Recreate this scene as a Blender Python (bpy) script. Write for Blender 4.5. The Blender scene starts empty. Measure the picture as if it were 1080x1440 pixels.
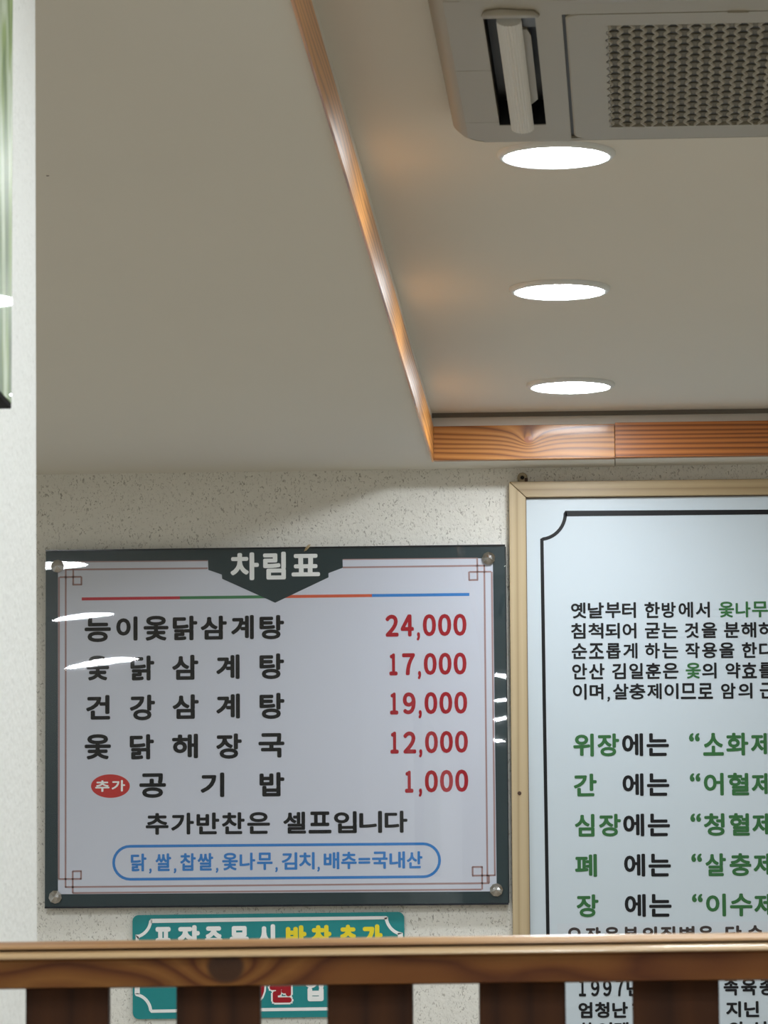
import bpy, bmesh, math, random
from mathutils import Vector, Matrix
random.seed(7)
SC = bpy.context.scene
COL = SC.collection

# ---------------------------------------------------------------- camera
FPX = 6200.0                       # focal length in pixels of the 1080x1440 frame
PITCH, YAW, ROLL = 0.12342616, 0.04858041, -0.00701583
EYE = Vector((0, 0, 1.35))
_f = Vector((-math.sin(YAW)*math.cos(PITCH), math.cos(YAW)*math.cos(PITCH), math.sin(PITCH)))
_r = Vector((math.cos(YAW), math.sin(YAW), 0))
_u = _r.cross(_f)
_r2 = _r*math.cos(ROLL) + _u*math.sin(ROLL)
_u2 = -_r*math.sin(ROLL) + _u*math.cos(ROLL)
cam = bpy.data.cameras.new('camera'); cam_o = bpy.data.objects.new('camera', cam); COL.objects.link(cam_o)
m = Matrix.Identity(4)
for i in range(3):
    m[i][0] = _r2[i]; m[i][1] = _u2[i]; m[i][2] = -_f[i]; m[i][3] = EYE[i]
cam_o.matrix_world = m
cam.sensor_width = 36.0; cam.sensor_fit = 'AUTO'; cam.lens = FPX*36.0/1440.0
cam.clip_start = .05; cam.clip_end = 60
cam.dof.use_dof = True; cam.dof.focus_distance = 7.75; cam.dof.aperture_fstop = 44
SC.camera = cam_o

# ---------------------------------------------------------------- exposure, world
SC.view_settings.view_transform = 'Standard'; SC.view_settings.look = 'None'
SC.view_settings.gamma = 1; SC.view_settings.use_curve_mapping = False
SC.view_settings.exposure = -0.1
SC.cycles.max_bounces = 10; SC.cycles.diffuse_bounces = 6; SC.cycles.transparent_max_bounces = 12
SC.cycles.sample_clamp_indirect = 8
w = bpy.data.worlds.new('world'); SC.world = w; w.use_nodes = True
w.node_tree.nodes['Background'].inputs[0].default_value = (.9, .95, 1, 1)
w.node_tree.nodes['Background'].inputs[1].default_value = .02
LAMP = 118.0                        # radiance of the LED discs
LAMP_COL = (.90, .96, 1.0, 1)

# ---------------------------------------------------------------- measuring helpers
def ray(x, y): return _f + _r2*((x-540)/FPX) - _u2*((y-720)/FPX)
def onY(x, y, Y):
    d = ray(x, y); return EYE + d*(Y/d.y)
def onZ(x, y, Z):
    d = ray(x, y); return EYE + d*((Z-EYE.z)/d.z)
def onX(x, y, X):
    d = ray(x, y); return EYE + d*(X/d.x)
WALL = 7.8
H0 = EYE.z + 1.0446                 # lower ceiling
H1 = EYE.z + 1.1288                 # tray ceiling
TX, TY = -.285, 7.672               # left and back edge of the tray

# ---------------------------------------------------------------- materials
def srgb(r, g, b):
    return tuple(((c/255)/12.92 if c/255 <= .04045 else ((c/255+.055)/1.055)**2.4) for c in (r, g, b)) + (1,)
class NT:
    def __init__(s, name):
        s.m = bpy.data.materials.new(name); s.m.use_nodes = True
        s.t = s.m.node_tree; s.b = s.t.nodes['Principled BSDF']
    def n(s, typ, **kw):
        nd = s.t.nodes.new(typ)
        for k, v in kw.items():
            if k.startswith('_'): nd.inputs[k[1:].replace('_', ' ')].default_value = v
            else: setattr(nd, k, v)
        return nd
    def l(s, a, b): s.t.links.new(a, b)
    def math(s, op, a, b=None, c=None):
        nd = s.n('ShaderNodeMath', operation=op)
        for i, v in enumerate((a, b, c)):
            if v is None: continue
            if hasattr(v, 'links'): s.l(v, nd.inputs[i])
            else: nd.inputs[i].default_value = v
        return nd.outputs[0]
    def ramp(s, fac, stops):
        nd = s.n('ShaderNodeValToRGB'); s.l(fac, nd.inputs[0]); e = nd.color_ramp.elements
        while len(e) < len(stops): e.new(.5)
        for el, (p, c) in zip(e, stops): el.position = p; el.color = c
        return nd.outputs[0]
    def mix(s, fac, a, b):
        nd = s.n('ShaderNodeMix', data_type='RGBA')
        for i, v in ((0, fac), (6, a), (7, b)):
            if hasattr(v, 'links'): s.l(v, nd.inputs[i])
            else: nd.inputs[i].default_value = v
        return nd.outputs[2]
    def coord(s, which='Object', scale=(1, 1, 1), loc=(0, 0, 0)):
        tc = s.n('ShaderNodeTexCoord'); mp = s.n('ShaderNodeMapping')
        mp.inputs['Scale'].default_value = scale; mp.inputs['Location'].default_value = loc
        s.l(tc.outputs[which], mp.inputs[0]); return mp.outputs[0]
def plain(name, col, rough=.5, metal=0, spec=.5, var=.04, scale=40, bump=0):
    k = NT(name); v = k.coord()
    nz = k.n('ShaderNodeTexNoise', _Scale=scale, _Detail=3.0); k.l(v, nz.inputs[0])
    dark = tuple(c*(1-var*2) for c in col[:3])+(1,)
    k.l(k.mix(nz.outputs[0], dark, col), k.b.inputs['Base Color'])
    k.b.inputs['Roughness'].default_value = rough; k.b.inputs['Metallic'].default_value = metal
    k.b.inputs['Specular IOR Level'].default_value = spec
    if bump:
        bp = k.n('ShaderNodeBump', _Strength=.4, _Distance=bump); k.l(nz.outputs[0], bp.inputs['Height'])
        k.l(bp.outputs[0], k.b.inputs['Normal'])
    return k.m
def wallpaper(name, base, fleck, amount):
    k = NT(name); v = k.coord()
    st = k.coord(scale=(1, 1, .62))
    n1 = k.n('ShaderNodeTexNoise', _Scale=250.0, _Detail=2.5, _Roughness=.55, _Distortion=1.2); k.l(st, n1.inputs[0])
    n2 = k.n('ShaderNodeTexNoise', _Scale=46.0, _Detail=4.0); k.l(v, n2.inputs[0])
    n3 = k.n('ShaderNodeTexVoronoi', _Scale=120.0); k.l(v, n3.inputs[0])
    fl = k.ramp(n1.outputs[0], [(.0, (1, 1, 1, 1)), (.365, (1, 1, 1, 1)), (.42, (0, 0, 0, 1))])
    gate = k.ramp(n2.outputs[0], [(.38, (.3, .3, .3, 1)), (.6, (1, 1, 1, 1))])
    f = k.math('MULTIPLY', k.math('MULTIPLY', fl, gate), amount)
    ton = k.mix(n2.outputs[0], tuple(c*.93 for c in base[:3])+(1,), base)
    k.l(k.mix(f, ton, fleck), k.b.inputs['Base Color'])
    k.b.inputs['Roughness'].default_value = .75; k.b.inputs['Specular IOR Level'].default_value = .25
    hgt = k.math('ADD', k.math('MULTIPLY', n1.outputs[0], 1.0), k.math('MULTIPLY', n3.outputs[0], .5))
    bp = k.n('ShaderNodeBump', _Strength=.55, _Distance=.0022); k.l(hgt, bp.inputs['Height'])
    k.l(bp.outputs[0], k.b.inputs['Normal'])
    return k.m
def wood(name, pale, mid, dark, along='X', freq=60., rough=.35, coat=.3, seed=0., stretch=.06, dist=6., knots=(), bump=.0006, ringmix=1.0, knotcol=None):
    """lengthwise grain: distorted bands across the board, knots as (x, z, radius) in object space"""
    k = NT(name)
    sc = {'X': (stretch, 1, 1), 'Y': (1, stretch, 1), 'Z': (1, 1, stretch)}[along]
    v = k.coord(scale=sc, loc=(seed, seed*.7, seed*1.3))
    big = k.n('ShaderNodeTexNoise', _Scale=14.0, _Detail=2.0); k.l(v, big.inputs[0])
    sep = k.n('ShaderNodeSeparateXYZ'); k.l(v, sep.inputs[0])
    across = {'X': k.math('ADD', sep.outputs[2], k.math('MULTIPLY', sep.outputs[1], .7)),
              'Y': k.math('ADD', sep.outputs[2], k.math('MULTIPLY', sep.outputs[0], .7)),
              'Z': k.math('ADD', sep.outputs[0], k.math('MULTIPLY', sep.outputs[1], .7))}[along]
    ph = k.math('ADD', k.math('MULTIPLY', across, freq), k.math('MULTIPLY', big.outputs[0], dist))
    if knots:
        raw = k.n('ShaderNodeTexCoord'); s2 = k.n('ShaderNodeSeparateXYZ'); k.l(raw.outputs['Object'], s2.inputs[0])
        kmask = None
        for (kx, kz, kr) in knots:
            dx = k.math('MULTIPLY', k.math('SUBTRACT', s2.outputs[0], kx), .8); dz = k.math('SUBTRACT', s2.outputs[2], kz)
            d = k.math('SQRT', k.math('ADD', k.math('MULTIPLY', dx, dx), k.math('MULTIPLY', dz, dz)))
            g = k.math('POWER', 2.718, k.math('MULTIPLY', k.math('DIVIDE', d, kr*1.9), -1.0))
            ph = k.math('ADD', ph, k.math('MULTIPLY', g, 3.8))
            e = k.math('ADD', k.math('DIVIDE', d, kr), k.math('MULTIPLY', k.math('SUBTRACT', big.outputs[0], .5), .5))
            mk = k.ramp(e, [(.72, (1, 1, 1, 1)), (.98, (0, 0, 0, 1))])
            kmask = mk if kmask is None else k.math('MAXIMUM', kmask, mk)
    fr = k.math('FRACT', ph)
    fine = k.n('ShaderNodeTexNoise', _Scale=220.0, _Detail=3.0); k.l(v, fine.inputs[0])
    c = k.ramp(fr, [(0., mid), (.3, pale), (.62, mid), (.86, dark), (1., mid)])
    c = k.mix(ringmix, mid, c)
    c = k.mix(k.math('MULTIPLY', fine.outputs[0], .45), c, tuple(q*.75 for q in mid[:3])+(1,))
    if knots: c = k.mix(kmask, c, knotcol or tuple(q*.35 for q in dark[:3])+(1,))
    k.l(c, k.b.inputs['Base Color'])
    k.b.inputs['Roughness'].default_value = rough; k.b.inputs['Coat Weight'].default_value = coat
    k.b.inputs['Coat Roughness'].default_value = .12
    bp = k.n('ShaderNodeBump', _Strength=.5, _Distance=bump); k.l(fr, bp.inputs['Height'])
    k.l(bp.outputs[0], k.b.inputs['Normal']); k.l(bp.outputs[0], k.b.inputs['Coat Normal'])
    return k.m
def emit(name, col, s):
    k = NT(name); k.b.inputs['Base Color'].default_value = (.8, .8, .8, 1)
    k.b.inputs['Emission Color'].default_value = col; k.b.inputs['Emission Strength'].default_value = s
    return k.m
def clear_sheet(name, refl):
    k = NT(name); k.t.nodes.remove(k.b); out = k.t.nodes['Material Output']
    tr = k.n('ShaderNodeBsdfTransparent'); tr.inputs[0].default_value = (.98, .985, .985, 1)
    gl = k.n('ShaderNodeBsdfGlossy'); gl.inputs['Roughness'].default_value = .012
    lw = k.n('ShaderNodeLayerWeight'); lw.inputs[0].default_value = .5      # two-sided reflectance of a thin clear sheet
    fr = k.math('ADD', k.math('MULTIPLY', k.math('POWER', lw.outputs['Facing'], 5.0), .9), .045)
    mx = k.n('ShaderNodeMixShader'); k.l(k.math('MULTIPLY', fr, refl), mx.inputs[0])
    k.l(tr.outputs[0], mx.inputs[1]); k.l(gl.outputs[0], mx.inputs[2]); k.l(mx.outputs[0], out.inputs[0])
    return k.m

M = {}
M['wall'] = wallpaper('fleck_wallpaper', srgb(240, 238, 231), srgb(140, 134, 124), .7)
M['wall2'] = wallpaper('pale_wallpaper', srgb(246, 247, 243), srgb(185, 184, 178), .4)
M['ceil'] = plain('ceiling_paint', srgb(232, 229, 220), .8, var=.012, scale=3, spec=.2)
M['floor'] = wood('floor_wood', srgb(196, 184, 166), srgb(182, 168, 150), srgb(150, 136, 118), 'Y', 20, .5, .1)
M['trimA'] = wood('stained_pine', srgb(210, 148, 78), srgb(184, 118, 54), srgb(108, 56, 20), 'X', 88, .38, .2, 1.3, .07, 6.5, knots=((-.118, EYE.z+1.078, .0075),), knotcol=srgb(176, 112, 80))
M['trimB'] = wood('stained_pine_dark', srgb(202, 126, 58), srgb(168, 96, 38), srgb(84, 38, 12), 'X', 120, .38, .2, 4.1, .04, 5.0)
M['trimC'] = wood('stained_pine_side', srgb(244, 176, 96), srgb(226, 150, 70), srgb(140, 82, 36), 'Y', 80, .36, .3, 2.2, .06, 6)
M['rail'] = wood('partition_rail_wood', srgb(128, 84, 38), srgb(108, 64, 26), srgb(72, 32, 10), 'X', 26, .5, .0, 6.4, .3, 4.6, knots=((-.2715, EYE.z+.0665, .0125),), knotcol=srgb(62, 38, 22))
M['bead'] = wood('sheen_rail_bead', srgb(192, 162, 122), srgb(178, 146, 106), srgb(150, 106, 62), 'X', 40, .35, .3, 3.4, .05, 3)  # gloss highlight on the bead put into its pale colour
M['cap'] = wood('sheen_cap_wood', srgb(184, 144, 96), srgb(168, 124, 78), srgb(128, 84, 46), 'X', 40, .4, .15, 5.4, .05, 3)  # tan sheen along the cap put into a lighter wood colour
M['slat'] = wood('partition_slat_wood', srgb(78, 44, 18), srgb(68, 37, 15), srgb(50, 25, 9), 'Z', 30, .55, .0, 3.3, .05, 3)
for q_ in ('rail', 'slat'): M[q_].node_tree.nodes['Principled BSDF'].inputs['Specular IOR Level'].default_value = .22
M['frame'] = wood('frame_wood_shaded', srgb(176, 154, 116), srgb(168, 145, 107), srgb(142, 118, 84), 'X', 60, .45, .1, 1.1, .03, 2.2, bump=.0002)  # darker copy of the frame wood, top rail's shade put into its colour
M['frameV'] = wood('pale_frame_wood_upright', srgb(202, 182, 146), srgb(194, 173, 136), srgb(172, 148, 112), 'Z', 60, .45, .1, 7.1, .03, 2.2, bump=.0002)
M['sheet'] = plain('poster_sheet', srgb(204, 216, 225), .35, var=.012, scale=6)
M['patch'] = plain('paper_patch_sheet', srgb(205, 214, 223), .4, var=.012, scale=6)
M['print'] = plain('menu_print', srgb(210, 214, 228), .4, var=.012, scale=5)
M['darkprint'] = plain('menu_dark_print', srgb(20, 46, 52), .35, var=.03, scale=8)
M['ink'] = plain('black_ink', srgb(12, 12, 16), .5, spec=.3)
M['green'] = plain('green_ink', srgb(38, 104, 48), .5)
M['red'] = plain('red_ink', srgb(168, 16, 34), .5, spec=.3)
M['badge'] = plain('badge_red', srgb(200, 40, 36), .5)
M['white'] = plain('white_ink', srgb(250, 252, 252), .5)
M['blue'] = plain('blue_ink', srgb(44, 128, 206), .5)
M['lgreen'] = plain('line_green', srgb(62, 128, 84), .5)
M['lorange'] = plain('line_orange', srgb(214, 92, 58), .5)
M['lred'] = plain('line_red', srgb(196, 46, 62), .5)
M['brownline'] = plain('border_line', srgb(168, 136, 136), .5)
M['teal'] = plain('teal_acrylic', srgb(28, 142, 146), .25)
M['yellow'] = plain('yellow_ink', srgb(246, 226, 36), .5)
M['brownink'] = plain('brown_black_ink', srgb(52, 40, 38), .5)
M['edge'] = plain('acrylic_edge', srgb(16, 22, 34), .2)
M['chrome'] = plain('chrome', srgb(200, 200, 200), .22, 1.0)
M['acwhite'] = plain('unit_plastic', srgb(163, 155, 137), .4, var=.01, scale=8)
M['acdark'] = plain('unit_dark', srgb(22, 24, 28), .5)
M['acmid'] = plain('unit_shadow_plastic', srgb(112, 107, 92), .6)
M['louver'] = plain('louver_plastic', srgb(222, 218, 208), .42, var=0, scale=60)
M['ring'] = plain('lamp_ring', srgb(236, 240, 240), .35)
M['disc'] = emit('led_disc', LAMP_COL, LAMP)
M['rubber'] = plain('beige_plastic_washer', srgb(170, 156, 128), .5)
M['hole'] = plain('dark_hole', srgb(20, 16, 12), .7)
M['iron'] = plain('brown_nail', srgb(74, 50, 32), .5)
M['leaf'] = plain('dry_leaf', srgb(178, 158, 122), .7, var=.15, scale=300)
M['acrylic'] = clear_sheet('clear_acrylic', 1.0)
M['blackframe'] = plain('black_panel_edge', srgb(24, 22, 20), .8, spec=.1)
def leafprint():
    k = NT('leaf_photo_print')
    v = k.coord(scale=(1, 9, 1.3))
    nz = k.n('ShaderNodeTexNoise', _Scale=2.6, _Detail=3.0, _Distortion=1.6); k.l(v, nz.inputs[0])
    c = k.ramp(nz.outputs[0], [(.25, srgb(60, 84, 62)), (.42, srgb(104, 134, 84)), (.52, srgb(150, 176, 108)), (.6, srgb(206, 220, 196)), (.72, srgb(118, 146, 96))])
    k.l(c, k.b.inputs['Base Color']); k.b.inputs['Roughness'].default_value = .35
    k.b.inputs['Coat Weight'].default_value = .3; k.b.inputs['Specular IOR Level'].default_value = .2; k.b.inputs['Coat Roughness'].default_value = .01
    return k.m
M['photo'] = leafprint()

# ---------------------------------------------------------------- object helpers
def tag(o, label=None, cat=None, group=None, kind=None):
    for a, b in (('label', label), ('category', cat), ('group', group), ('kind', kind)):
        if b: o[a] = b
    return o
def empty(name, loc, label, cat, group=None, rot=None):
    o = bpy.data.objects.new(name, None); COL.objects.link(o); o.location = loc; o.empty_display_size = .05
    if rot: o.rotation_euler = rot
    return tag(o, label, cat, group)
def link(name, bm, mat, parent=None, smooth=False, kind=None, world=True):
    """mesh given in world coordinates (world=True) or in the parent's frame"""
    me = bpy.data.meshes.new(name)
    if isinstance(bm, bmesh.types.BMesh): bm.normal_update(); bm.to_mesh(me); bm.free()
    else: me.from_pydata(bm[0], [], bm[1]); me.update()
    for mt in (mat if isinstance(mat, (list, tuple)) else [mat]): me.materials.append(mt)
    if smooth:
        for p in me.polygons: p.use_smooth = True
    o = bpy.data.objects.new(name, me); COL.objects.link(o)
    if parent:
        o.parent = parent
        if world: o.matrix_parent_inverse = wm(parent).inverted()
    if kind: o['kind'] = kind
    return o
def wm(o):
    mt = o.matrix_basis.copy()
    while o.parent: mt = o.parent.matrix_basis @ o.matrix_parent_inverse @ mt; o = o.parent
    return mt
def box(bm, x0, x1, y0, y1, z0, z1, bev=0):
    r = bmesh.ops.create_cube(bm, size=1)
    for v in r['verts']:
        v.co = Vector(((x0+x1)/2 + v.co.x*(x1-x0), (y0+y1)/2 + v.co.y*(y1-y0), (z0+z1)/2 + v.co.z*(z1-z0)))
    if bev:
        es = list({e for v in r['verts'] for e in v.link_edges})
        bmesh.ops.bevel(bm, geom=es, offset=bev, segments=2, affect='EDGES', profile=.6)
    return bm
def BM(): return bmesh.new()
def extr(bm, pts, d):
    """closed polygon pts (Vectors) swept by vector d"""
    a = [bm.verts.new(p) for p in pts]; b = [bm.verts.new(Vector(p)+Vector(d)) for p in pts]
    n = len(pts)
    bm.faces.new(a); bm.faces.new(b[::-1])
    for i in range(n): bm.faces.new((a[i], b[i], b[(i+1) % n], a[(i+1) % n]))
    bmesh.ops.recalc_face_normals(bm, faces=bm.faces[:])
    return bm
def lathe(bm, prof, seg, M4):
    """profile (r, h) about local Z, transformed by M4"""
    rings = []
    for r, h in prof:
        if r < 1e-6: rings.append([bm.verts.new(M4 @ Vector((0, 0, h)))])
        else: rings.append([bm.verts.new(M4 @ Vector((r*math.cos(2*math.pi*i/seg), r*math.sin(2*math.pi*i/seg), h))) for i in range(seg)])
    for a, b in zip(rings, rings[1:]):
        for i in range(seg):
            j = (i+1) % seg
            q = [a[i % len(a)], a[j % len(a)], b[j % len(b)], b[i % len(b)]]
            u = []
            for v in q:
                if v not in u: u.append(v)
            if len(u) > 2: bm.faces.new(u)
    bmesh.ops.recalc_face_normals(bm, faces=bm.faces[:])
    return bm

# ---------------------------------------------------------------- the room
XL, XR, YF = -2.6, 3.2, -2.6
link('floor', box(BM(), XL, XR, YF, WALL+.1, -.1, 0), M['floor'], kind='structure')
link('wall_back', box(BM(), XL, XR, WALL, WALL+.1, 0, H0+.3), M['wall'], kind='structure')
link('wall_far_left', box(BM(), XL-.1, XL, YF, WALL+.1, 0, H0+.3), M['wall2'], kind='structure')
link('wall_right', box(BM(), XR, XR+.1, YF, WALL+.1, 0, H0+.3), M['wall2'], kind='structure')
link('wall_front', box(BM(), XL, XR, YF-.1, YF, 0, H0+.3), M['wall2'], kind='structure')
TR, TF = 1.75, -1.6                                           # right and near end of the tray
seam = onZ(865, 645, H0).x
lb = BM()
SKEW = .0024
def tx(y): return TX-SKEW*(TY-y)                               # the tray's left edge runs very slightly out of square
extr(lb, [(XL, YF, H0), (tx(YF)-.003, YF, H0), (tx(WALL)-.003, WALL, H0), (XL, WALL, H0)], (0, 0, .2))   # left field
box(lb, TR+.02, XR, YF, WALL, H0, H0+.2)
box(lb, TX-.003, TR+.02, YF, TF-.02, H0, H0+.2)
box(lb, TX-.003, seam-.0007, TY+.02, WALL, H0, H0+.2)          # strip behind the tray, in two boards
box(lb, seam+.0007, TR+.02, TY+.02, WALL, H0+.0012, H0+.2)
link('ceiling', lb, M['ceil'], kind='structure')
link('ceiling', box(BM(), TX-.04, TR+.02, TF-.02, TY+.02, H1, H1+.05), M['ceil'], kind='structure')
# thin grey strip coloured for the shade where the tray ceiling meets its sides
gb = BM(); box(gb, TX-.02, TR+.02, TY+.014, TY+.02, H1-.0075, H1); 
link('tray_gap_shade', gb, plain('gap_shade_grey', srgb(120, 115, 107), .7), kind='structure')
link('trim_5', box(BM(), TX, TR, TY+.0185, TY+.0215, H0+.045, H1-.0075), M['ceil'], kind='structure')
# wooden boards lining the tray
zt0, zt1 = H0-.0015, EYE.z+1.1036
t1 = bpy.data.objects.new('trim_1', None); COL.objects.link(t1); t1.location = (TX, 3, H0); t1['kind'] = 'structure'
ys = [TF, .4, 2.35, 4.55, 6.35, TY]
for i, (a, b) in enumerate(zip(ys, ys[1:])):
    link('board', extr(BM(), [(tx(a)-.003, a+.0003, zt0-.003), (tx(a), a+.0003, zt0-.003), (tx(b), b-.0003, zt0-.003), (tx(b)-.003, b-.0003, zt0-.003)], (0, 0, zt1-zt0+.004)), M['trimC'], t1)
t2 = bpy.data.objects.new('trim_2', None); COL.objects.link(t2); t2.location = (.5, TY, H0); t2['kind'] = 'structure'
link('board', box(BM(), TX, seam-.0003, TY, TY+.018, zt0, zt1, .0008), M['trimA'], t2)
link('board', box(BM(), seam+.0003, TR, TY-.001, TY+.018, zt0+.001, zt1+.002, .0008), M['trimB'], t2)
t4 = bpy.data.objects.new('trim_4', None); COL.objects.link(t4); t4.location = (TR, 3, H0); t4['kind'] = 'structure'
link('board', box(BM(), TR, TR+.018, TF, TY, zt0, zt1, .001), M['trimC'], t4)
# partition wall at the left, its free end reaching Y = 3.96
YW = 3.96
def wall_pt(px, py): return onY(px, py, YW)
a0, a1 = wall_pt(49.5, 0), wall_pt(52, 1300)
dxdz = (a0.x-a1.x)/(a0.z-a1.z)
xb, xt = a1.x+dxdz*(0-a1.z), a1.x+dxdz*(H0-a1.z)
wl = BM(); extr(wl, [(xb, YW, 0), (xt, YW, H0), (xt-.12, YW, H0), (xb-.12, YW, 0)], (0, -4.4, 0))
link('wall_left', wl, M['wall2'], kind='structure')
# tiny stain on the ceiling
p = onZ(67, 247, H0)
sp = BM(); lathe(sp, [(0, -.0006), (.0016, -.0005), (.0019, 0)], 8, Matrix.Translation(p))
tag(link('ceiling_speck', sp, M['iron']), 'tiny dark speck on the left part of the ceiling', 'speck')

# ---------------------------------------------------------------- downlights
def downlight(x, y, z, label, group, k=1.0):
    root = empty('downlight', (x, y, z), label, 'ceiling light', group)
    T = Matrix.Translation((x, y, z)) @ Matrix.Diagonal((k, k, 1, 1))
    rg = BM(); lathe(rg, [(.0745, 0), (.0745, -.003), (.071, -.0065), (.0665, -.007), (.0655, -.005), (.0655, -.001)], 48, T)
    link('ring', rg, M['ring'], root, True)
    d = BM(); lathe(d, [(.0660, -.0035), (.0655, -.0052), (.05, -.0068), (0, -.0072)], 40, T)
    link('diffuser', d, M['disc'], root, True)
R = 'downlights in the raised ceiling tray'
for (px, py), lab in (((802.5, 540), 'glowing round downlight nearest the wooden board at the back of the ceiling'),
                      ((787, 405), 'middle of the three glowing round ceiling downlights'),
                      ((782, 215), 'glowing round downlight at the edge of the air conditioner, largest of the three')):
    q = onZ(px, py, H1); downlight(q.x, q.y, H1, lab, R)
LOW = []
downlight(.1, 3.85, H1, 'round downlight close to the near edge of the air conditioner', R)  # lamp added out of view to brighten the left partition wall
NTH = ('first', 'second', 'third', 'fourth', 'fifth', 'sixth')
for i, Y in enumerate((2.5, 1.55, .75, -.1)):
    downlight(-.047, Y, H1, NTH[i]+' round downlight of the centre row on the near side of the air conditioner', R)
for i, Y in enumerate((6.4, 5.2, 4.0, 2.6, 1.2)):
    downlight(1.3, Y, H1, NTH[i]+' downlight from the back wall in the right row of the ceiling tray', R)
R2 = 'downlights in the lower ceiling left of the tray'
for i, Y in enumerate((3.7, 2.75, 1.8, .8)):  # row added out of view as fill light for the left partition wall
    downlight(.38, Y, H1, NTH[i]+' downlight of the short row beside the centre row, near the viewer', R)
for i, (px, py, k) in enumerate(((66, 791, 1.2), (112, 871, 1.2), (148, 944, 1.42))):
    d = ray(px, py); t = (H0-EYE.z)/d.z; q = EYE+d*t       # seen mirrored in the menu board
    downlight(q.x, 2*(WALL-.022)-q.y, H0, NTH[i]+' wide downlight from the back wall in the lower ceiling, left of the tray', R2, k)
for i, Y in enumerate((2.6, 1.3, 0)):
    downlight(-2.25, Y, H0, NTH[i]+' downlight in the near corner of the lower ceiling by the far left wall', R2)

# ---------------------------------------------------------------- air conditioner
ZA = H1-.035
th = math.atan2(-.00889305, .99996046)
AC0 = Vector((-.16523187, 5.22874578, ZA))
ea = Vector((math.cos(th), math.sin(th), 0)); eb = Vector((ea.y, -ea.x, 0))
def A(a, b, z=0): return AC0 + ea*a + eb*b + Vector((0, 0, z))
AW, AD = 1.06, .775
ac = empty('air_conditioner', A(AW/2, AD/2, .035), 'grey-white ceiling cassette air conditioner with perforated intake grille, top right', 'air conditioner')
def slab(bm, a0, a1, b0, b1, z0, z1):
    extr(bm, [A(a0, b0, z0), A(a1, b0, z0), A(a1, b1, z0), A(a0, b1, z0)], (0, 0, z1-z0))
def rrect(a0, a1, b0, b1, r, n=6):
    pts = []
    for cx, cy, s in ((a1-r, b1-r, 0), (a0+r, b1-r, 1), (a0+r, b0+r, 2), (a1-r, b0+r, 3)):
        for i in range(n+1):
            t = math.pi/2*(s+i/n); pts.append((cx+r*math.cos(t), cy+r*math.sin(t)))
    return pts
# rim: rounded outline, sloping from the ceiling in to the flat face
def loopface(bm, rings):
    vr = [[bm.verts.new(A(a, b, z)) for a, b in pts] for pts, z in rings]
    n = len(vr[0])
    for r0, r1 in zip(vr, vr[1:]):
        for i in range(n): bm.faces.new((r0[i], r0[(i+1) % n], r1[(i+1) % n], r1[i]))
    return vr
rim = BM()
loopface(rim, [(rrect(0, AW, 0, AD, .046), .0335), (rrect(0, AW, 0, AD, .046), .016), (rrect(.002, AW-.002, .002, AD-.002, .044), .012),
               (rrect(.012, AW-.012, .012, AD-.012, .034), .003), (rrect(.020, AW-.020, .020, AD-.020, .026), 0)])
bmesh.ops.recalc_face_normals(rim, faces=rim.faces[:])
link('rim', rim, M['acwhite'], ac, True)
S0, S1, SB0, SB1 = .0575, .1125, .112, .655                  # air slot
face = BM()
for f in (lambda a: a, lambda a: AW-a):
    def sl(a0, a1, b0, b1, z0=0, z1=.012):
        x, y = sorted((f(a0), f(a1))); slab(face, x, y, b0, b1, z0, z1)
    sl(.036, S0, .0175, .045); sl(.018, S0, .044, .130); sl(.018, S0, .1315, .405); sl(.018, S0, .4065, AD-.044); sl(.036, S0, AD-.045, AD-.0175)
    sl(S0, S1, .0175, SB0); sl(S0, S1, SB1, AD-.0175)
    sl(S1, .141, .0175, AD-.0175)
slab(face, .141, AW-.141, .0175, .030, .0002, .012)
slab(face, .141, AW-.141, .665, AD-.0175, 0, .012)
for fa in (lambda a: a, lambda a: AW-a):
    for fb in (lambda b: b, lambda b: AD-b):
        cpts = [(.046, .0465), (.0195, .0465)]+[(.046-.0262*math.cos(math.pi/2*i/6), .046-.0262*math.sin(math.pi/2*i/6)) for i in range(7)]
        extr(face, [A(fa(a), fb(b), .0004) for a, b in cpts], (0, 0, .01))
link('face_panel', face, M['acwhite'], ac)
gap = BM(); slab(gap, .139, AW-.139, .028, .667, .0035, .008); link('panel_gap', gap, M['acdark'], ac)
# intake panel (rounded corners) around the grille
G0, G1, GB0, GB1 = .1895, AW-.1895, .0925, .612
ip = BM()
outer = rrect(.1445, AW-.1445, .0315, .6635, .018, 6)
inner = []
for a, b in outer: inner.append((min(max(a, G0), G1), min(max(b, GB0), GB1)))
vo = loopface(ip, [(outer, .008), (outer, .001), ([(a+(.002 if a < .5 else -.002), b) for a, b in outer], -.0005), (inner, -.0005), (inner, .006)])
bmesh.ops.remove_doubles(ip, verts=ip.verts[:], dist=1e-5); bmesh.ops.recalc_face_normals(ip, faces=ip.faces[:])
pan = link('intake_panel', ip, M['acwhite'], ac)
# perforated grille: wavy upright strands with cross ties deeper in
NR = 15; NC = 54; pc = (G1-G0)/NC; pr = (GB1-GB0)/NR
gr = BM(); hb = .0023
for i in range(NC+1):
    a = G0+i*pc; prev = None
    for j in range(NR*4+1):
        b = GB0 + j*pr/4
        phs = (j % 4)
        off = (.0030, .0003, -.0030, -.0003)[phs] * (1 if i % 2 else -1)
        wv = (.0013, .0017, .0013, .0017)[phs]
        r = [gr.verts.new(A(a+off-wv, b, .004)), gr.verts.new(A(a+off-wv*.5, b, -.0005)), gr.verts.new(A(a+off+wv*.5, b, -.0005)), gr.verts.new(A(a+off+wv, b, .004))]
        if prev:
            for k in range(3): gr.faces.new((prev[k], prev[k+1], r[k+1], r[k]))
        prev = r
bmesh.ops.recalc_face_normals(gr, faces=gr.faces[:])
link('grille', gr, M['acwhite'], pan, True)
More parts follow.
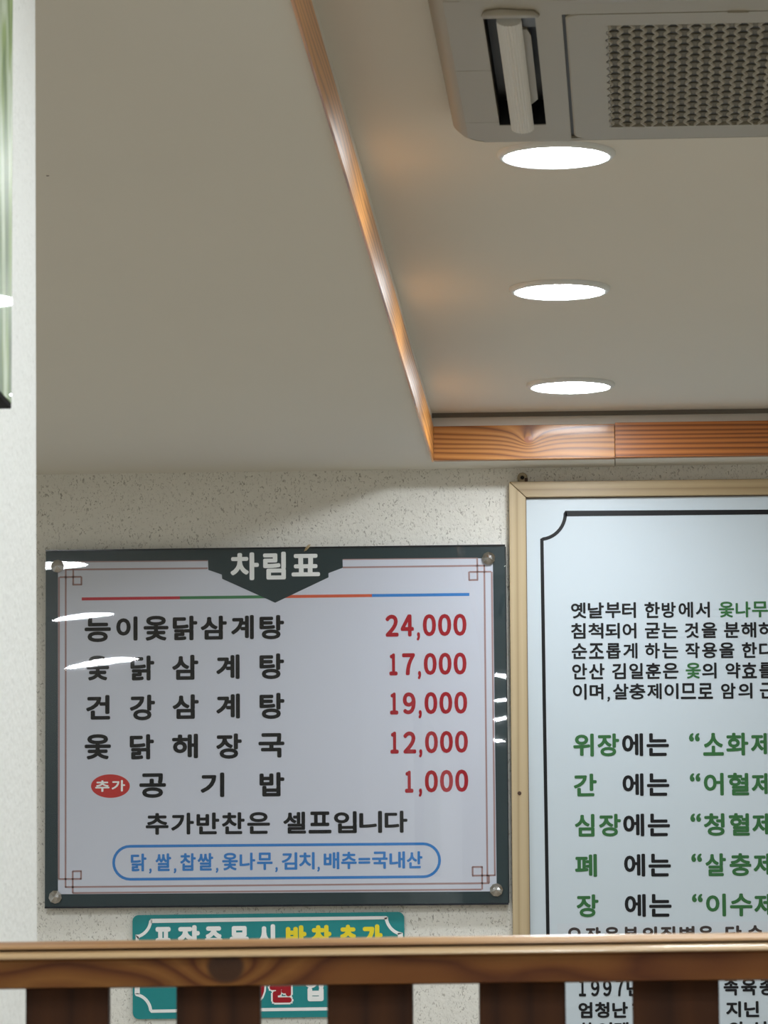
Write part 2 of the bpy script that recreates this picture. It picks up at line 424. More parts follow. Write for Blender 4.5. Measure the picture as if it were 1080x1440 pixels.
gt = BM()
for i in range(NC):
    for j in range(NR+1):
        b = GB0 + (j+(.5 if i % 2 == 0 else 0))*pr
        if b > GB1: continue
        slab(gt, G0+i*pc, G0+(i+1)*pc, max(b-pr*.3, GB0), min(b+pr*.3, GB1), .0022, .006)
link('grille_tie', gt, M['acmid'], pan, kind='stuff')
fl = BM(); slab(fl, G0-.01, G1+.01, GB0-.01, GB1+.01, .012, .014); link('filter', fl, plain('filter_mesh', srgb(40, 37, 30), .8), ac)
lt = BM(); slab(lt, .316, .338, .6585, .6655, -.002, .002); link('latch', lt, M['acwhite'], pan)
for side in (0, 1):
    f = (lambda a: a) if side == 0 else (lambda a: AW-a)
    def X2(a0, a1): return sorted((f(a0), f(a1)))
    sh = BM(); x0, x1 = X2(S0-.003, S1+.003); slab(sh, x0, x1, SB0-.01, SB1+.01, .030, .032)
    for a0, a1 in ((S0-.003, S0), (S1, S1+.003)):
        x0, x1 = X2(a0, a1); slab(sh, x0, x1, SB0-.005, SB1+.005, .0005, .03)
    x0, x1 = X2(S0-.003, S1+.003)
    for b0, b1 in ((SB0, SB0+.002), (SB1-.002, SB1)): slab(sh, x0+.003, x1-.003, b0, b1, .0008, .031)
    link('air_duct', sh, M['acdark'], ac)
    # ribbed louver: half round vane with lengthwise ribs
    lv = BM(); NP = 44; prof = []
    for i in range(NP+1):
        t = i/NP; ang = math.pi*(.02+.96*t); rad = .0122 + (.0016 if i % 4 < 2 else 0)
        prof.append((.0845-rad*math.cos(ang)*.98, -.001-rad*math.sin(ang)*.45))
    prof += [(.096, .010), (.073, .010)]
    v0 = [A(f(a), .096, z) for a, z in prof]; extr(lv, v0, eb*.548)
    link('louver', lv, M['louver'], ac)
    fp = BM(); pts = [(.098, .20), (.1055, .225), (.1055, .545), (.102, .575), (.094, .575), (.094, .20)]
    extr(fp, [A(f(a), b, .006) for a, b in pts], (0, 0, .003)); link('flap', fp, M['acwhite'], ac)
    hbk = BM(); x0, x1 = X2(.098, .112); slab(hbk, x0, x1, .578, .652, .008, .012); link('hinge_block', hbk, plain('dark_grey_plastic', srgb(60, 62, 64), .4), ac)
# corner cover with its raised loop at the far end of the slot
cc = BM(); pts = [(.056, .668), (.060, .690), (.075, .700), (.095, .694), (.112, .690), (.118, .668)]
extr(cc, [A(a, b, -.004) for a, b in pts], (0, 0, .005)); bmesh.ops.bevel(cc, geom=cc.edges[:], offset=.0012, segments=2, affect='EDGES')
link('corner_cover', cc, M['acwhite'], ac, True)
sg = BM(); pts = [(.10+.0, .745), (.40, .745), (.40, .722), (.17, .722), (.155, .728)]
extr(sg, [A(a, b, -.002) for a, b in pts], (0, 0, .003)); bmesh.ops.bevel(sg, geom=sg.edges[:], offset=.001, segments=2, affect='EDGES')
link('end_cover', sg, M['acwhite'], ac, True)

# ---------------------------------------------------------------- lettering
_gc = {}
def glyph(ch):
    if ch in '0123456789,': ch = chr(ord(ch)+0xFEE0)          # the sans-serif full-width forms
    if ch in _gc: return _gc[ch]
    c = bpy.data.curves.new('g', 'FONT'); c.body = ch; c.resolution_u = 4
    o = bpy.data.objects.new('g', c); COL.objects.link(o)
    bpy.context.view_layer.update()
    dg = bpy.context.evaluated_depsgraph_get(); me = bpy.data.meshes.new_from_object(o.evaluated_get(dg))
    vs = [(v.co.x, v.co.y) for v in me.vertices]; fs = [tuple(p.vertices) for p in me.polygons]
    bpy.data.objects.remove(o); bpy.data.curves.remove(c); bpy.data.meshes.remove(me)
    xs = [v[0] for v in vs]; y_ = [v[1] for v in vs]
    x0, x1, z0, z1 = min(xs), max(xs), min(y_), max(y_)
    _gc[ch] = ([((x-x0)/(x1-x0), (y-z0)/(z1-z0)) for x, y in vs], fs); return _gc[ch]
class Plane:
    """a printed sheet standing at depth Y, turned by ang in its own plane"""
    def __init__(s, Y, px, py, ang):
        s.Y = Y; s.O = onY(px, py, Y); s.c, s.s = math.cos(ang), math.sin(ang)
    def uv(s, px, py):
        d = onY(px, py, s.Y)-s.O; return (d.x*s.c+d.z*s.s, -d.x*s.s+d.z*s.c)
    def W(s, u, v, off=0): return Vector((s.O.x+u*s.c-v*s.s, s.Y-off, s.O.z+u*s.s+v*s.c))
def put(acc, pl, ch, u0, u1, v0, v1, bold, off):
    vs, fs = glyph(ch); V, F = acc
    r = bold; n = 9 if r > 0 else 0
    for k in range(n or 1):
        dx, dy = (0, 0) if k == 0 else (r*math.cos(k*math.pi/4), r*math.sin(k*math.pi/4))
        b = len(V)
        for x, y in vs:
            V.append(tuple(pl.W(u0+r+x*(u1-u0-2*r)+dx, v0+r+y*(v1-v0-2*r)+dy, off+k*2e-6)))
        F += [tuple(i+b for i in f) for f in fs]
def letters(pl, items, mat, parent, bold_px=1.3, off=.0006, name='lettering', label=None):
    """items: (char, x0, x1, ytop, ybottom) in photograph pixels"""
    if len(items) > 1:                                  # one part per word: split at wide gaps
        words = [[items[0]]]
        for a, b in zip(items, items[1:]):
            if b[1]-a[2] > .55*abs(b[4]-b[3]) and ',' not in (a[0], b[0]): words.append([])
            words[-1].append(b)
        if len(words) > 1:
            for wd in words: letters(pl, wd, mat, parent, bold_px, off, name, label)
            return
    acc = ([], [])
    for ch, x0, x1, y0, y1 in items:
        xm, ym = (x0+x1)/2, (y0+y1)/2
        ua, ub = pl.uv(x0, ym)[0], pl.uv(x1, ym)[0]; vt, vb = pl.uv(xm, y0)[1], pl.uv(xm, y1)[1]
        put(acc, pl, ch, ua, ub, vb, vt, bold_px*.00126, off)
    o = link(name, acc, mat, parent)
    if label: o['label'] = label
    return o
def strip(bm, pl, pts, wpx, off, closed=False):
    """line of constant width through pixel points"""
    w2 = wpx*.00126/2; q = [Vector(pl.uv(*p)) for p in pts]; n = len(q); L = []
    for i in range(n):
        a = q[(i-1) % n] if (i or closed) else q[i]; b = q[(i+1) % n] if (i < n-1 or closed) else q[i]
        t = (b-a).normalized(); nn = Vector((-t.y, t.x))
        t1_ = (q[i]-a).normalized() if (q[i]-a).length > 0 else t
        sc = 1/max(.6, abs(nn.dot(Vector((-t1_.y, t1_.x)))))
        L.append((bm.verts.new(pl.W(*(q[i]+nn*w2*sc), off)), bm.verts.new(pl.W(*(q[i]-nn*w2*sc), off))))
    for i in range(n if closed else n-1):
        a, b = L[i], L[(i+1) % n]; bm.faces.new((a[0], a[1], b[1], b[0]))
    return bm
def poly(bm, pl, pts, off, px=True):
    bm.faces.new([bm.verts.new(pl.W(*(pl.uv(*p) if px else p), off)) for p in pts])
    return bm
def arc(cx, cy, r, a0, a1, n=10):
    return [(cx+r*math.cos(math.radians(a0+(a1-a0)*i/n)), cy+r*math.sin(math.radians(a0+(a1-a0)*i/n))) for i in range(n+1)]

# ---------------------------------------------------------------- menu board
YB = WALL-.016
def ang_of(p0, p1, Y):
    d = onY(*p1, Y)-onY(*p0, Y); return math.atan2(d.z, d.x)
mp = Plane(YB, 388, 1022, .5*(ang_of((64, 775.5), (707, 767.3), YB)+ang_of((64, 1275), (716, 1270), YB)))
u0, vT = mp.uv(63.5, 775.5); u1, vT2 = mp.uv(709.5, 767.3); u0b, vB = mp.uv(64, 1275); u1b, vB2 = mp.uv(716, 1270)
mb = empty('menu_board', mp.W(0, 0), 'white price list board with dark green border and red prices, screwed to the wall', 'menu board')
def mprism(pl, pts, off0, off1):
    bm = BM(); extr(bm, [pl.W(u, v, off0) for u, v in pts], (0, -(off1-off0), 0)); return bm
ML, MR, MT, MBt = (u0+u0b)/2, (u1+u1b)/2, (vT+vT2)/2, (vB+vB2)/2
link('back_panel', mprism(mp, [(ML, MBt), (MR, MBt), (MR, MT), (ML, MT)], -.004, 0), [M['darkprint']], mb)
edge = BM()
extr(edge, [mp.W(MR, MBt, -.004), mp.W(MR+.0014, MBt, -.004), mp.W(MR+.0014, MT-.002, -.004), mp.W(MR, MT-.002, -.004)], (0, -.0072, 0))
extr(edge, [mp.W(ML, MBt-.003, -.004), mp.W(MR, MBt-.003, -.004), mp.W(MR, MBt, -.004), mp.W(ML, MBt, -.004)], (0, -.0072, 0))
extr(edge, [mp.W(ML, MT, -.004), mp.W(MR, MT, -.004), mp.W(MR, MT+.002, -.004), mp.W(ML, MT+.002, -.004)], (0, -.0072, 0))
link('panel_edge', edge, M['edge'], mb)
pr_ = BM()
poly(pr_, mp, [(81.5, 789.5), (81.5, 1257.5), (698.5, 1253.5), (693, 785)], .0002)
link('print_field', pr_, M['print'], mb)
nt = BM()
poly(nt, mp, [(292.5, 786), (293, 801.5), (312, 808), (312.5, 814), (387, 847.6), (462, 812), (462, 806), (482, 798.5), (481.7, 783)], .0005)
link('title_tab', nt, M['darkprint'], mb)
# fret border
bl = BM()
def ln(*pts, w=2.4): strip(bl, mp, pts, w, .0004)
ln((83, 811.5), (82.8, 1236)); ln((92.5, 801), (92.2, 1248)); ln((84, 811.7), (114.5, 811.2)); ln((103, 790), (103, 822.5))
ln((114.5, 811), (114.5, 822.5)); ln((102, 822.3), (115.5, 822)); ln((91.5, 801), (292, 799.2)); ln((103, 790.2), (292, 788.5), w=1.4)
ln((482, 798), (682, 795.4)); ln((482, 786.8), (672, 785), w=1.4); ln((671, 785), (671.5, 815.5)); ln((681, 795), (685.5, 1241)); ln((660, 804.4), (691, 804)); 
ln((659.5, 804), (659.8, 816)); ln((659, 815.8), (672.5, 815.5)); ln((691.5, 804), (696, 1231))
ln((82, 1236.3), (114, 1236)); ln((114, 1225), (114, 1236.8)); ln((102, 1225.3), (115, 1225)); ln((102.3, 1225), (102.3, 1256)); ln((91.5, 1247.5), (688, 1242)); ln((102, 1255.8), (677, 1250.8))
ln((664.5, 1219), (664.7, 1231.5)); ln((664, 1219.3), (679, 1219)); ln((678, 1219), (678, 1251)); ln((664, 1231.5), (697, 1230.8)); ln((687.5, 1231), (687.7, 1242))
link('fret_border', bl, M['brownline'], mb)
for a, b, mt, lab in ((115, 253, 'lred', 'red rule'), (253, 389, 'lgreen', 'green rule'), (389, 523, 'lorange', 'orange rule'), (523, 660, 'blue', 'blue rule')):
    sx = lambda x: 842.3-(x-115)*.0117
    o = link('rule', strip(BM(), mp, [(a, sx(a)), (b, sx(b))], 4.2, .0003), M[mt], mb); o['label'] = lab
letters(mp, [('차', 324, 364, 777, 816), ('림', 370, 402, 776, 815), ('표', 410, 450, 779, 810.5)], M['white'], mb, 1.5, .0008, label='white title lettering')
rows = [
 [('능', 119, 156, 867, 903), ('이', 163.5, 193.5, 867, 901), ('옻', 202, 237, 866, 901), ('닭', 243, 277.5, 866, 900.5), ('삼', 282, 319, 866, 899.5), ('계', 325, 357, 865, 899), ('탕', 365, 399.5, 865, 899)],
 [('옻', 121.5, 153.5, 922, 957), ('닭', 183.5, 217, 922, 957), ('삼', 242, 279, 921, 956), ('계', 304, 337, 920.5, 955), ('탕', 365, 399.5, 919, 955)],
 [('건', 121, 155, 977.5, 1012), ('강', 182.5, 218, 977, 1013), ('삼', 242.5, 279.5, 976.5, 1011), ('계', 304, 337.5, 975.5, 1010.5), ('탕', 365, 400, 974.5, 1011)],
 [('옻', 119, 156, 1032.5, 1068), ('닭', 182.5, 216.5, 1032.5, 1068), ('해', 242, 278.5, 1032, 1066.5), ('장', 304, 340, 1031.5, 1067), ('국', 363.5, 400, 1031, 1065.5)],
 [('공', 196, 233.5, 1087.5, 1122), ('기', 282, 315.5, 1086.5, 1121), ('밥', 365, 400, 1086, 1120)]]
for r in rows: letters(mp, r, M['ink'], mb, 1.3)
def run(s, x0, x1, ya0, ya1, yb0, yb1, gap=.12, cw=None):
    """spread a string between x0 and x1; tops/bottoms given at both ends"""
    cw = cw or {}
    ws = [cw.get(c, 1.0) for c in s]; tot = sum(ws); out = []; x = x0; unit = (x1-x0)/(tot-gap)
    for c, wd in zip(s, ws):
        if c != ' ':
            xa, xb_ = x, x+unit*(wd-gap); f = ((xa+xb_)/2-x0)/(x1-x0)
            t, b = ya0+(yb0-ya0)*f, ya1+(yb1-ya1)*f
            if c == ',': out.append((c, xa+.05*unit, xa+.2*unit, b-(b-t)*.16, b+(b-t)*.14))
            elif c == '=': out.append((c, xa, xb_, t+(b-t)*.36, b-(b-t)*.3))
            else: out.append((c, xa, xb_, t, b))
        x += unit*wd
    return out
for s, x0, x1, t0, b0, t1_, b1 in (('24,000', 542, 656, 864.5, 895.5, 863, 894), ('17,000', 544.5, 656, 919, 950, 917.5, 948.5), ('19,000', 545.5, 657, 974, 1005, 972.5, 1003.5),
                                  ('12,000', 546, 658, 1029, 1060, 1027.5, 1058.5), ('1,000', 566.5, 658.5, 1084, 1115, 1082, 1113.5)):
    its = run(s, x0, x1, t0, b0, t1_, b1, .14, {',': .45})
    its = [(c, a, b+1.5, y0-1, y1+2) if c == ',' else ((c, a+3.0, b-3.5, y0, y1) if c == '1' else (c, a, b, y0, y1)) for c, a, b, y0, y1 in its]
    letters(mp, its, M['red'], mb, 1.35, label='red price lettering')
bd = BM(); poly(bd, mp, [(155.3+27.3*math.cos(2*math.pi*i/40), 1105.5-16.6*math.sin(2*math.pi*i/40)) for i in range(40)], .0003)
b_ = link('badge', bd, M['badge'], mb); b_['label'] = 'red oval badge'
letters(mp, [('추', 134, 154, 1097.5, 1113.5), ('가', 157, 176, 1097, 1113)], M['white'], b_, .55, .0006)
letters(mp, run('추가반찬은 셀프입니다', 205, 573, 1143.5, 1174, 1140, 1171, .1, {' ': .42}), M['ink'], mb, 1.05)
pl_ = BM()
lx, rx, yl, yr, rr = 183, 595, 1213.3, 1209.8, 23.2
pts = arc(lx, yl, rr, 90, 270, 14)+arc(rx, yr, rr, -90, 90, 14)
strip(pl_, mp, pts, 3.8, .0004, True); link('blue_outline', pl_, M['blue'], mb)
letters(mp, run('닭,쌀,찹쌀,옻나무,김치,배추=국내산', 184, 594, 1200.5, 1225.5, 1197, 1221, .1, {',': .42, '=': .78}), M['blue'], mb, .75, label='blue origin lettering')
# four standoff screws with faceted caps
for i, (px, py) in enumerate(((80.5, 796), (687, 785), (77.5, 1261.5), (698, 1251.5))):
    p = onY(px, py, YB-.006)
    T = Matrix.Translation((p.x, YB, p.z)) @ Matrix.Rotation(math.pi/2, 4, 'X') @ Matrix.Rotation(.25*i, 4, 'Z')
    s_ = BM(); lathe(s_, [(.0075, -.016), (.0075, .0032), (.0118, .0032), (.0118, .0052), (.0065, .0098), (0, .0125)], 9, T)
    link('screw', s_, M['chrome'], mb)
# clear front sheet, slightly bowed at the edges
NU, NV = 150, 90; V = []; F = []
ZC1, ZC2 = mp.uv(110, 905)[1], mp.uv(110, 960)[1]
def bow(u, v):
    x = max(0, u-ML); wr = MR-u
    h = .0055*x*math.exp(-x/.22)*math.tanh((v-ZC1)/.10)*1.25
    h -= .0225*.006*math.log1p(math.exp((.032-wr)/.006))*(1+.02*math.sin((v-ZC2)/.02))
    return h
for j in range(NV+1):
    for i in range(NU+1):
        s_ = i/NU; s_ = s_-.16*math.sin(2*math.pi*s_)/(2*math.pi)*1.6
        u = ML+(MR-ML)*s_; v = MBt+(MT-MBt)*j/NV
        V.append(tuple(mp.W(u, v, .0024+bow(u, v))))
for j in range(NV):
    for i in range(NU):
        a = j*(NU+1)+i; F.append((a, a+1, a+NU+2, a+NU+1))
link('acrylic_sheet', (V, F), M['acrylic'], mb, True)
# dry leaf caught on the top edge
lf = BM(); c = onY(432, 771, YB-.004)
lp = [(-.006, -.006), (-.001, -.0045), (.004, .001), (.0065, .0075), (.001, .005), (-.003, .000)]
vs_ = [lf.verts.new((c.x+a, c.y-.003-.002*math.sin(i*1.7), c.z+b)) for i, (a, b) in enumerate(lp)]
cv = lf.verts.new((c.x+.0005, c.y-.006, c.z+.0005))
for i in range(6): lf.faces.new((vs_[i], vs_[(i+1) % 6], cv))
tag(link('dry_leaf', lf, M['leaf']), 'curled beige scrap stuck on the top edge of the price list board', 'scrap')

# ---------------------------------------------------------------- framed poster
YP = WALL-.012
pp = Plane(YP, 900, 1000, .5*(ang_of((718, 678), (1080, 674.6), YP)))
PL = (pp.uv(715.5, 690)[0]+pp.uv(721.5, 1290)[0])/2; PT = pp.uv(900, 676.5)[1]
PW, PH = 1.12, 1.36; FW = pp.uv(738.5, 760)[0]-pp.uv(715, 760)[0]; FT = PT-pp.uv(900, 698.5)[1]
ps = empty('framed_poster', pp.W(PL+PW/2, PT-PH), 'large framed white poster of black and green writing in a pale wooden frame', 'poster')
def pfr(pts): return mprism(pp, pts, -.010, .012)
PR, PB = PL+PW, PT-PH; g = .0006
for pts, mt in (([(PL+g, PT), (PR-g, PT), (PR-FW-g, PT-FT), (PL+FW+g, PT-FT)], 'frame'), ([(PL, PT-g), (PL+FW, PT-FT-g), (PL+FW, PB+FT+g), (PL, PB+g)], 'frameV'),
                ([(PR, PT-g), (PR-FW, PT-FT-g), (PR-FW, PB+FT+g), (PR, PB+g)], 'frameV'), ([(PL+g, PB), (PR-g, PB), (PR-FW-g, PB+FT), (PL+FW+g, PB+FT)], 'frame')):
    bm = pfr(pts); bmesh.ops.bevel(bm, geom=bm.edges[:], offset=.0008, segments=1, affect='EDGES'); link('frame_rail', bm, M[mt], ps)
link('dark_rebate', mprism(pp, [(PL+.001, PB+.001), (PR-.001, PB+.001), (PR-.001, PT-.001), (PL+.001, PT-.001)], -.010, -.0004), plain('rebate_brown', srgb(84, 56, 40), .6), ps)
sh_ = link('poster_sheet', mprism(pp, [(PL+FW+.0008, PB+FT), (PR-FW, PB+FT), (PR-FW, PT-FT-.0014), (PL+FW+.0008, PT-FT-.0014)], -.0003, .0004), M['sheet'], ps)
po = .0010
bb = BM()
pa = [(770, 1445), (762.5, 758.5)]
arcpts = [(759+36*math.cos(t), 722+36.5*math.sin(t)) for t in [math.pi/2*(1-i/12) for i in range(13)]]
ub_, vb_ = pp.uv(762, 1440)
strip(bb, pp, [(773, 1700), (770.5, 1310), (766, 1030), (762, 758)]+arcpts[1:]+[(795, 722.3), (1535, 716.5)]+[(1572-36*math.cos(t), 715+36.5*math.sin(t)) for t in [math.pi/2*i/10 for i in range(11)]]+[(1572, 752), (1578, 1692)], 4.8, po)
strip(bb, pp, [(773, 1700), (1578, 1692)], 4.8, po)
link('border_line', bb, M['ink'], sh_)
def prow(spec, x0, sc, yb, top, bot, slope=-.010):
    out = []
    for ch, a, b in spec:
        xa, xb_ = a/sc+x0, b/sc+x0; d = ((xa+xb_)/2-860)*slope
        out.append((ch, xa, xb_, (top/sc+yb if top is not None else 0)+d, bot/sc+yb+d))
    return out
K = 3.176
def pline(spec, yb, top, bot, bold, main='ink', label=None, slope=-.006):
    """spec: (char, x0, x1[, 'g'])"""
    by = {}
    for e in spec:
        by.setdefault(e[3] if len(e) > 3 else main, []).append(e[:3])
    for mt, sp_ in by.items():
        its = prow(sp_, 740, K, yb, top, bot, slope)
        its = [(c, a, b, (y1-4 if c == ',' else y0), (y1+3 if c == ',' else (y0+12 if c == '“' else y1))) for c, a, b, y0, y1 in its]
        letters(pp, its, M[mt], sh_, bold, po, label={'green': 'green lettering'}.get(mt))
G = 'green'
pline([('옛', 200, 268), ('날', 275, 347), ('부', 353, 422), ('터', 428, 490), ('한', 528, 597), ('방', 605, 668), ('에', 680, 745), ('서', 757, 820), ('옻', 860, 928, G), ('나', 935, 1002, G), ('무', 1008, 1080, G)], 820, 86, 157, .62)
pline([('침', 200, 265), ('척', 277, 345), ('되', 353, 418), ('어', 430, 492), ('굳', 530, 597), ('는', 605, 677), ('것', 708, 770), ('을', 783, 852), ('분', 883, 952), ('해', 960, 1027), ('하', 1038, 1110)], 820, 178, 248, .62)
pline([('순', 203, 272), ('조', 280, 347), ('롭', 357, 422), ('게', 433, 497), ('하', 530, 597), ('는', 607, 679), ('작', 710, 775), ('용', 785, 852), ('을', 862, 930), ('한', 963, 1030), ('다', 1040, 1107)], 820, 268, 338, .62)
pline([('안', 205, 272), ('산', 280, 350), ('김', 383, 445), ('일', 460, 522), ('훈', 533, 602), ('은', 610, 680), ('옻', 712, 780, G), ('의', 785, 850), ('약', 890, 957), ('효', 963, 1030), ('를', 1040, 1110)], 820, 358, 429, .62)
pline([('이', 208, 270), ('며', 283, 345), (',', 362, 374), ('살', 387, 457), ('충', 460, 532), ('제', 540, 605), ('이', 617, 680), ('므', 690, 758), ('로', 767, 834), ('암', 870, 935), ('의', 947, 1010), ('근', 1043, 1112)], 820, 449, 520, .62)
def big(spec, top, bot): pline(spec, 1000, top, bot, 1.05)
N_ = [('에', 428, 522), ('는', 537, 637)]
def sh(sp_, d): return [(e[0], e[1]+d, e[2]+d)+tuple(e[3:]) for e in sp_]
big([('위', 210, 302, G), ('장', 318, 415, G)]+N_+[('“', 727, 775, G), ('소', 790, 882, G), ('화', 893, 992, G), ('제', 1003, 1095, G)], 100, 202)
big([('간', 212, 315, G)]+sh(N_, 2)+[('“', 730, 778, G), ('어', 793, 882, G), ('혈', 900, 995, G), ('제', 1006, 1098, G)], 279, 380)
big([('심', 217, 305, G), ('장', 325, 423, G)]+sh(N_, 5)+[('“', 733, 781, G), ('청', 793, 886, G), ('혈', 905, 998, G), ('제', 1009, 1101, G)], 459, 560)
big([('폐', 218, 316, G)]+sh(N_, 9)+[('“', 737, 785, G), ('살', 800, 892, G), ('충', 908, 1005, G), ('제', 1015, 1107, G)], 638, 740)
big([('장', 225, 323, G)]+sh(N_, 12)+[('“', 740, 788, G), ('이', 803, 892, G), ('수', 910, 1010, G), ('제', 1018, 1110, G)], 818, 920)
# pasted-on patch with its own lines
pt = BM(); extr(pt, [pp.W(*pp.uv(783.5, 1298.5), .0006), pp.W(*pp.uv(1250, 1294), .0006), pp.W(*pp.uv(1252, 1368), .0006), pp.W(*pp.uv(784, 1372), .0006)], (0, -.0004, 0))
pt_o = link('pasted_patch', pt, M['patch'], sh_); pt_o['label'] = 'pasted white paper strip'
def at(spec, y0, y1, mat, bold, par, slope=-.006, po_=.0012):
    letters(pp, [(c, a, b, y0+((a+b)/2-860)*slope, y1+((a+b)/2-860)*slope) for c, a, b in spec], M[mat], par, bold, po_)
bw = [('오', 797, 810.5), ('장', 818.5, 844.5), ('육', 851, 865), ('부', 874, 897), ('의', 903, 924), ('질', 927.5, 951.5), ('병', 957, 979), ('은', 989, 1003), ('단', 1020, 1046), ('순', 1051, 1071)]
bw = [(c, 797+i*26.4+(11 if c in '단순' else 0)-(0), 797+i*26.4+21.5+(11 if c in '단순' else 0)) for i, (c, a, b) in enumerate([(c, 0, 0) for c in '오장육부의질병은'])]+[('단', 1020, 1043), ('순', 1051, 1073)]
at(bw, 1303.5, 1326, 'brownink', 1.0, pt_o, -.012)
at([('1', 814, 824), ('9', 831, 843), ('9', 848, 860), ('7', 866, 877), ('년', 881, 903), ('민', 985, 1010), ('족', 1017.5, 1038.5), ('육', 1042, 1064), ('종', 1068, 1089)], 1377, 1401, 'ink', .8, sh_)
at([('엄', 813.5, 833), ('청', 836.5, 857), ('난', 861, 883), ('항', 889, 911), ('암', 914, 936), ('력', 940, 962), ('을', 968, 990), ('지', 1021, 1042), ('닌', 1046.5, 1067.5)], 1409, 1431.5, 'ink', .85, sh_)
at([('하', 814, 835), ('이', 840, 861), ('텍', 864, 884), ('의', 1024, 1044), ('성', 1056, 1078)], 1437.5, 1459, 'ink', .85, sh_)
# nail through the frame, hanging washer above it
p = onY(730.5, 1115.5, YP-.012)
nl = BM(); lathe(nl, [(.0012, -.02), (.0012, 0), (.0036, 0), (.003, .0012), (0, .0016)], 12, Matrix.Translation((p.x, YP-.012, p.z)) @ Matrix.Rotation(math.pi/2, 4, 'X'))
link('nail', nl, M['iron'], ps)
p = onY(734.5, 671.5, WALL-.006)
wr_ = empty('wall_hook', (p.x, WALL, p.z), 'small beige plastic hook screwed to the wall above the poster frame', 'hook')
T = Matrix.Translation((p.x, WALL, p.z)) @ Matrix.Rotation(math.pi/2, 4, 'X')
q_ = BM(); lathe(q_, [(.0092, -.001), (.0092, .005), (.0078, .0075), (.0045, .0075), (.0034, .004), (0, .004)], 20, T)
link('washer', q_, M['rubber'], wr_, True)
q_ = BM(); lathe(q_, [(.0034, .0038), (.0032, .0062), (0, .0066)], 12, T); link('screw_head', q_, M['hole'], wr_, True)
q_ = BM(); box(q_, p.x+.004, p.x+.0095, WALL-.008, WALL+.001, p.z-.0085, p.z-.001, .0008); link('hook_tip', q_, M['iron'], wr_)

# ---------------------------------------------------------------- teal sign
YS = WALL-.006
sp_ = Plane(YS, 378, 1360, ang_of((190, 1287), (560, 1282.5), YS))
ts = empty('teal_sign', sp_.W(0, 0), 'teal plastic notice with white and yellow writing, below the price list board', 'sign')
L0, R0 = sp_.uv(186.5, 1360)[0], sp_.uv(568.5, 1300)[0]; T0, B0 = sp_.uv(378, 1284.5)[1], sp_.uv(300, 1432)[1]
rd = .011
def rr_(x0, x1, y0, y1, r, n=5):
    pts = []
    for cx, cy, s in ((x1-r, y1-r, 0), (x0+r, y1-r, 1), (x0+r, y0+r, 2), (x1-r, y0+r, 3)):
        for i in range(n+1):
            t = math.pi/2*(s+i/n); pts.append((cx+r*math.cos(t), cy+r*math.sin(t)))
    return pts
link('sign_panel', mprism(sp_, rr_(L0, R0, B0, T0, rd), -.006, 0), M['teal'], ts)
bt = BM()
pxl = lambda x, y: (x, y)
top = [(192.5, 1318)]+[(187+25*math.cos(t), 1293+25*math.sin(t)) for t in [math.radians(78-72*i/8) for i in range(9)]]+[(212.5, 1295), (543, 1290.5)]
top += [(569-26*math.cos(t), 1288+26*math.sin(t)) for t in [math.radians(5+65*i/8) for i in range(9)]]+[(563, 1312)]
bot = [(563, 1402), (548, 1416), (543, 1417.5), (212.5, 1422)]+[(187+25*math.cos(t), 1423-25*math.sin(t)) for t in [math.radians(6+72*i/8) for i in range(9)]]+[(193.5, 1399)]
strip(bt, sp_, [(193, 1398)]+[(193, 1318)]+top[1:]+bot[:-1], 4.4, .0004, True)
link('sign_border', bt, M['white'], ts)
s0 = [('포', 217, 242), ('장', 250, 281), ('주', 288, 313), ('문', 323, 350), ('시', 361, 387)]
s1 = [('반', 402, 431), ('찬', 438, 466), ('추', 477, 502), ('가', 509, 538)]
fy = lambda x: 1303.5-(x-217)*.012
letters(sp_, [(c, a, b, fy(a)-(2 if c in '장시' else 0), fy(a)+34) for c, a, b in s0], M['white'], ts, 1.9, .0006, label='white sign lettering')
letters(sp_, [(c, a, b, fy(a), fy(a)+34) for c, a, b in s1], M['yellow'], ts, 1.9, .0006, label='yellow sign lettering')
wo = [('0', 347, 372, 1366, 1407), ('원', 379, 410, 1366, 1410)]
letters(sp_, [(c, a-2.5, b+2.5, y0-2.5, y1+2.5) for c, a, b, y0, y1 in wo], M['white'], ts, 4.2, .0005, label='white outline of the red lettering')
letters(sp_, wo, M['red'], ts, 2.2, .0008, label='red sign lettering')
letters(sp_, [('입', 428, 455, 1366, 1408), ('니', 468, 494, 1366, 1407), ('다', 500, 528, 1366, 1406)], M['white'], ts, 2.0, .0006, label='white sign lettering')

# ---------------------------------------------------------------- picture on the partition wall
XF = -.484
p1 = onX(17, 575, XF); Yf = p1.y; zb = p1.z
pc_ = empty('photo_panel', (XF-.02, Yf-.6, zb), 'glossy green leaf photograph panel with dark edges on the left partition wall', 'picture')
xw = xb+dxdz*zb
q_ = BM(); box(q_, min(xw, XF-.02)-.004, XF-.0006, Yf-1.2, Yf, zb, H0-.1, .001); link('backing', q_, M['blackframe'], pc_)
q_ = BM(); box(q_, XF-.0006, XF, Yf-1.19, Yf-.004, zb+.004, H0-.104); link('photo_print', q_, M['photo'], pc_)

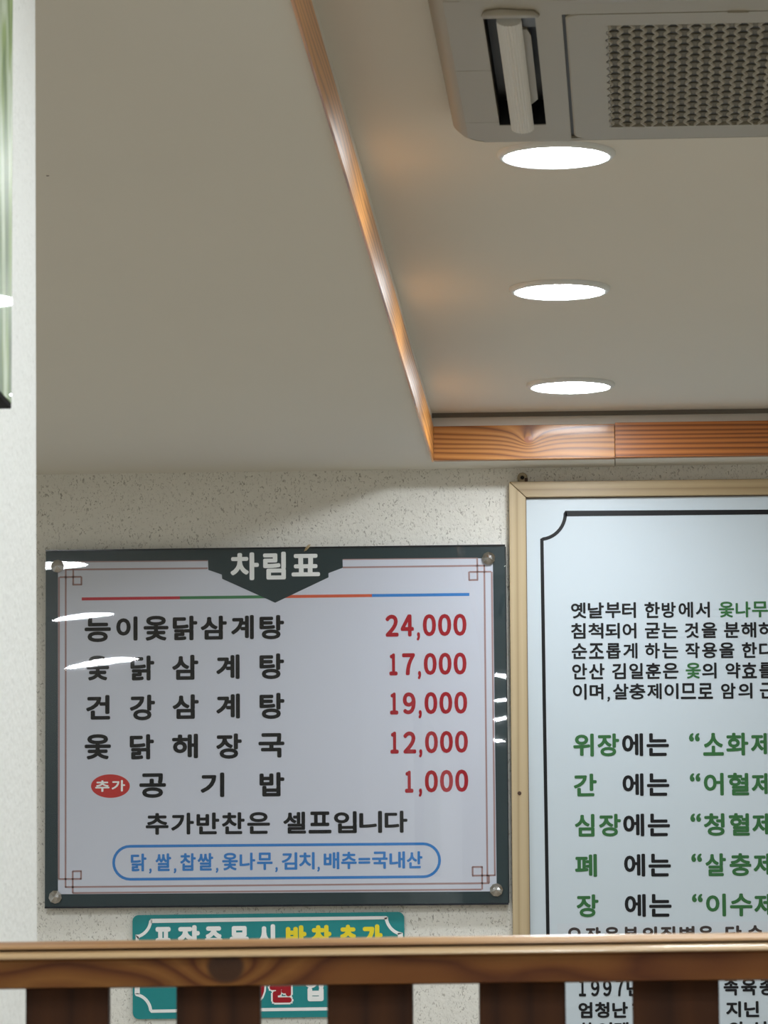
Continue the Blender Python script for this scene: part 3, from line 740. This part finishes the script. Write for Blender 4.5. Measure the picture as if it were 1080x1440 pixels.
# ---------------------------------------------------------------- wooden partition in front
YR = 3.2
ra = ang_of((0, 1325), (1080, 1311.5), YR)
base = onY(540, 1317.5, YR)
PX = YR/FPX
wp = empty('wooden_partition', (.2, YR+.02, 0), 'low wooden partition with a moulded top rail and upright slats', 'partition')
x0r, x1r = -.545, 1.5
def sweep(bm, prof, xa, xb_):
    """profile (forward, down-in-pixels) along the rail"""
    def P_(x, f, d): return Vector((x, YR-f, base.z+(x-base.x)*math.tan(ra)-d*PX))
    pts = [P_(xa, f, d) for f, d in prof]; e = P_(xb_, 0, 0)-P_(xa, 0, 0)
    extr(bm, pts, e); return bm
prof = [(-.034, 0), (-.004, 0), (.004, 3.5), (.0100, 9.5), (.0104, 11), (.0052, 12.6), (.0052, 14.4), (.0095, 14.9), (.0150, 19.5), (.0185, 25.0), (.0187, 26.5), (.0150, 28.0), (.0150, 66), (-.028, 66)]
tr_ = BM(); sweep(tr_, [(-.030, 14.2), (.0060, 14.2), (.0100, 14.9), (.0155, 18.5), (.0185, 23.0), (.0187, 26.0), (.0150, 28.0), (.0150, 66), (-.028, 66)], x0r, x1r)
bmesh.ops.bevel(tr_, geom=[e for e in tr_.edges if abs((e.verts[0].co-e.verts[1].co).x) > 1], offset=.0004, segments=1, affect='EDGES')
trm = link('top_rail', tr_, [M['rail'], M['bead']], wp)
for p_ in trm.data.polygons:                                   # pale bead along the top of the rail, highlight put into its colour
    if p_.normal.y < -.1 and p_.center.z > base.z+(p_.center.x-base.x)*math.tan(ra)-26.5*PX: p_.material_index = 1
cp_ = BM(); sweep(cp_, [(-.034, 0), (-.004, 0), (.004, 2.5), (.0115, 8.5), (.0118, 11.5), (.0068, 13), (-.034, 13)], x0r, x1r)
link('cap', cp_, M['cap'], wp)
gv = BM(); sweep(gv, [(-.030, 12.8), (.0062, 12.8), (.0062, 14.4), (-.030, 14.4)], x0r, x1r)
link('groove_bead', gv, M['slat'], wp)
zr = lambda x: base.z+(x-base.x)*math.tan(ra)
k = 0
for cx, wd in [(94, 117), (306.5, 118), (520, 120), (734.5, 121), (950.5, 121)]+[(950.5+214.5*i, 121) for i in range(1, 5)]:
    c = onY(cx, 1415, YR+.006); hw = wd*PX/2; zt = zr(c.x)-64*PX
    b = BM(); box(b, c.x-hw, c.x+hw, YR+.006, YR+.022, .62, zt, .0015); link('slat', b, M['slat'], wp)
b = BM(); box(b, x0r, x1r, YR-.012, YR+.03, .56, .62, .003); link('lower_rail', b, M['slat'], wp)
b = BM(); box(b, x0r, x1r, YR-.004, YR+.024, 0, .56, .002); link('lower_panel', b, M['slat'], wp)
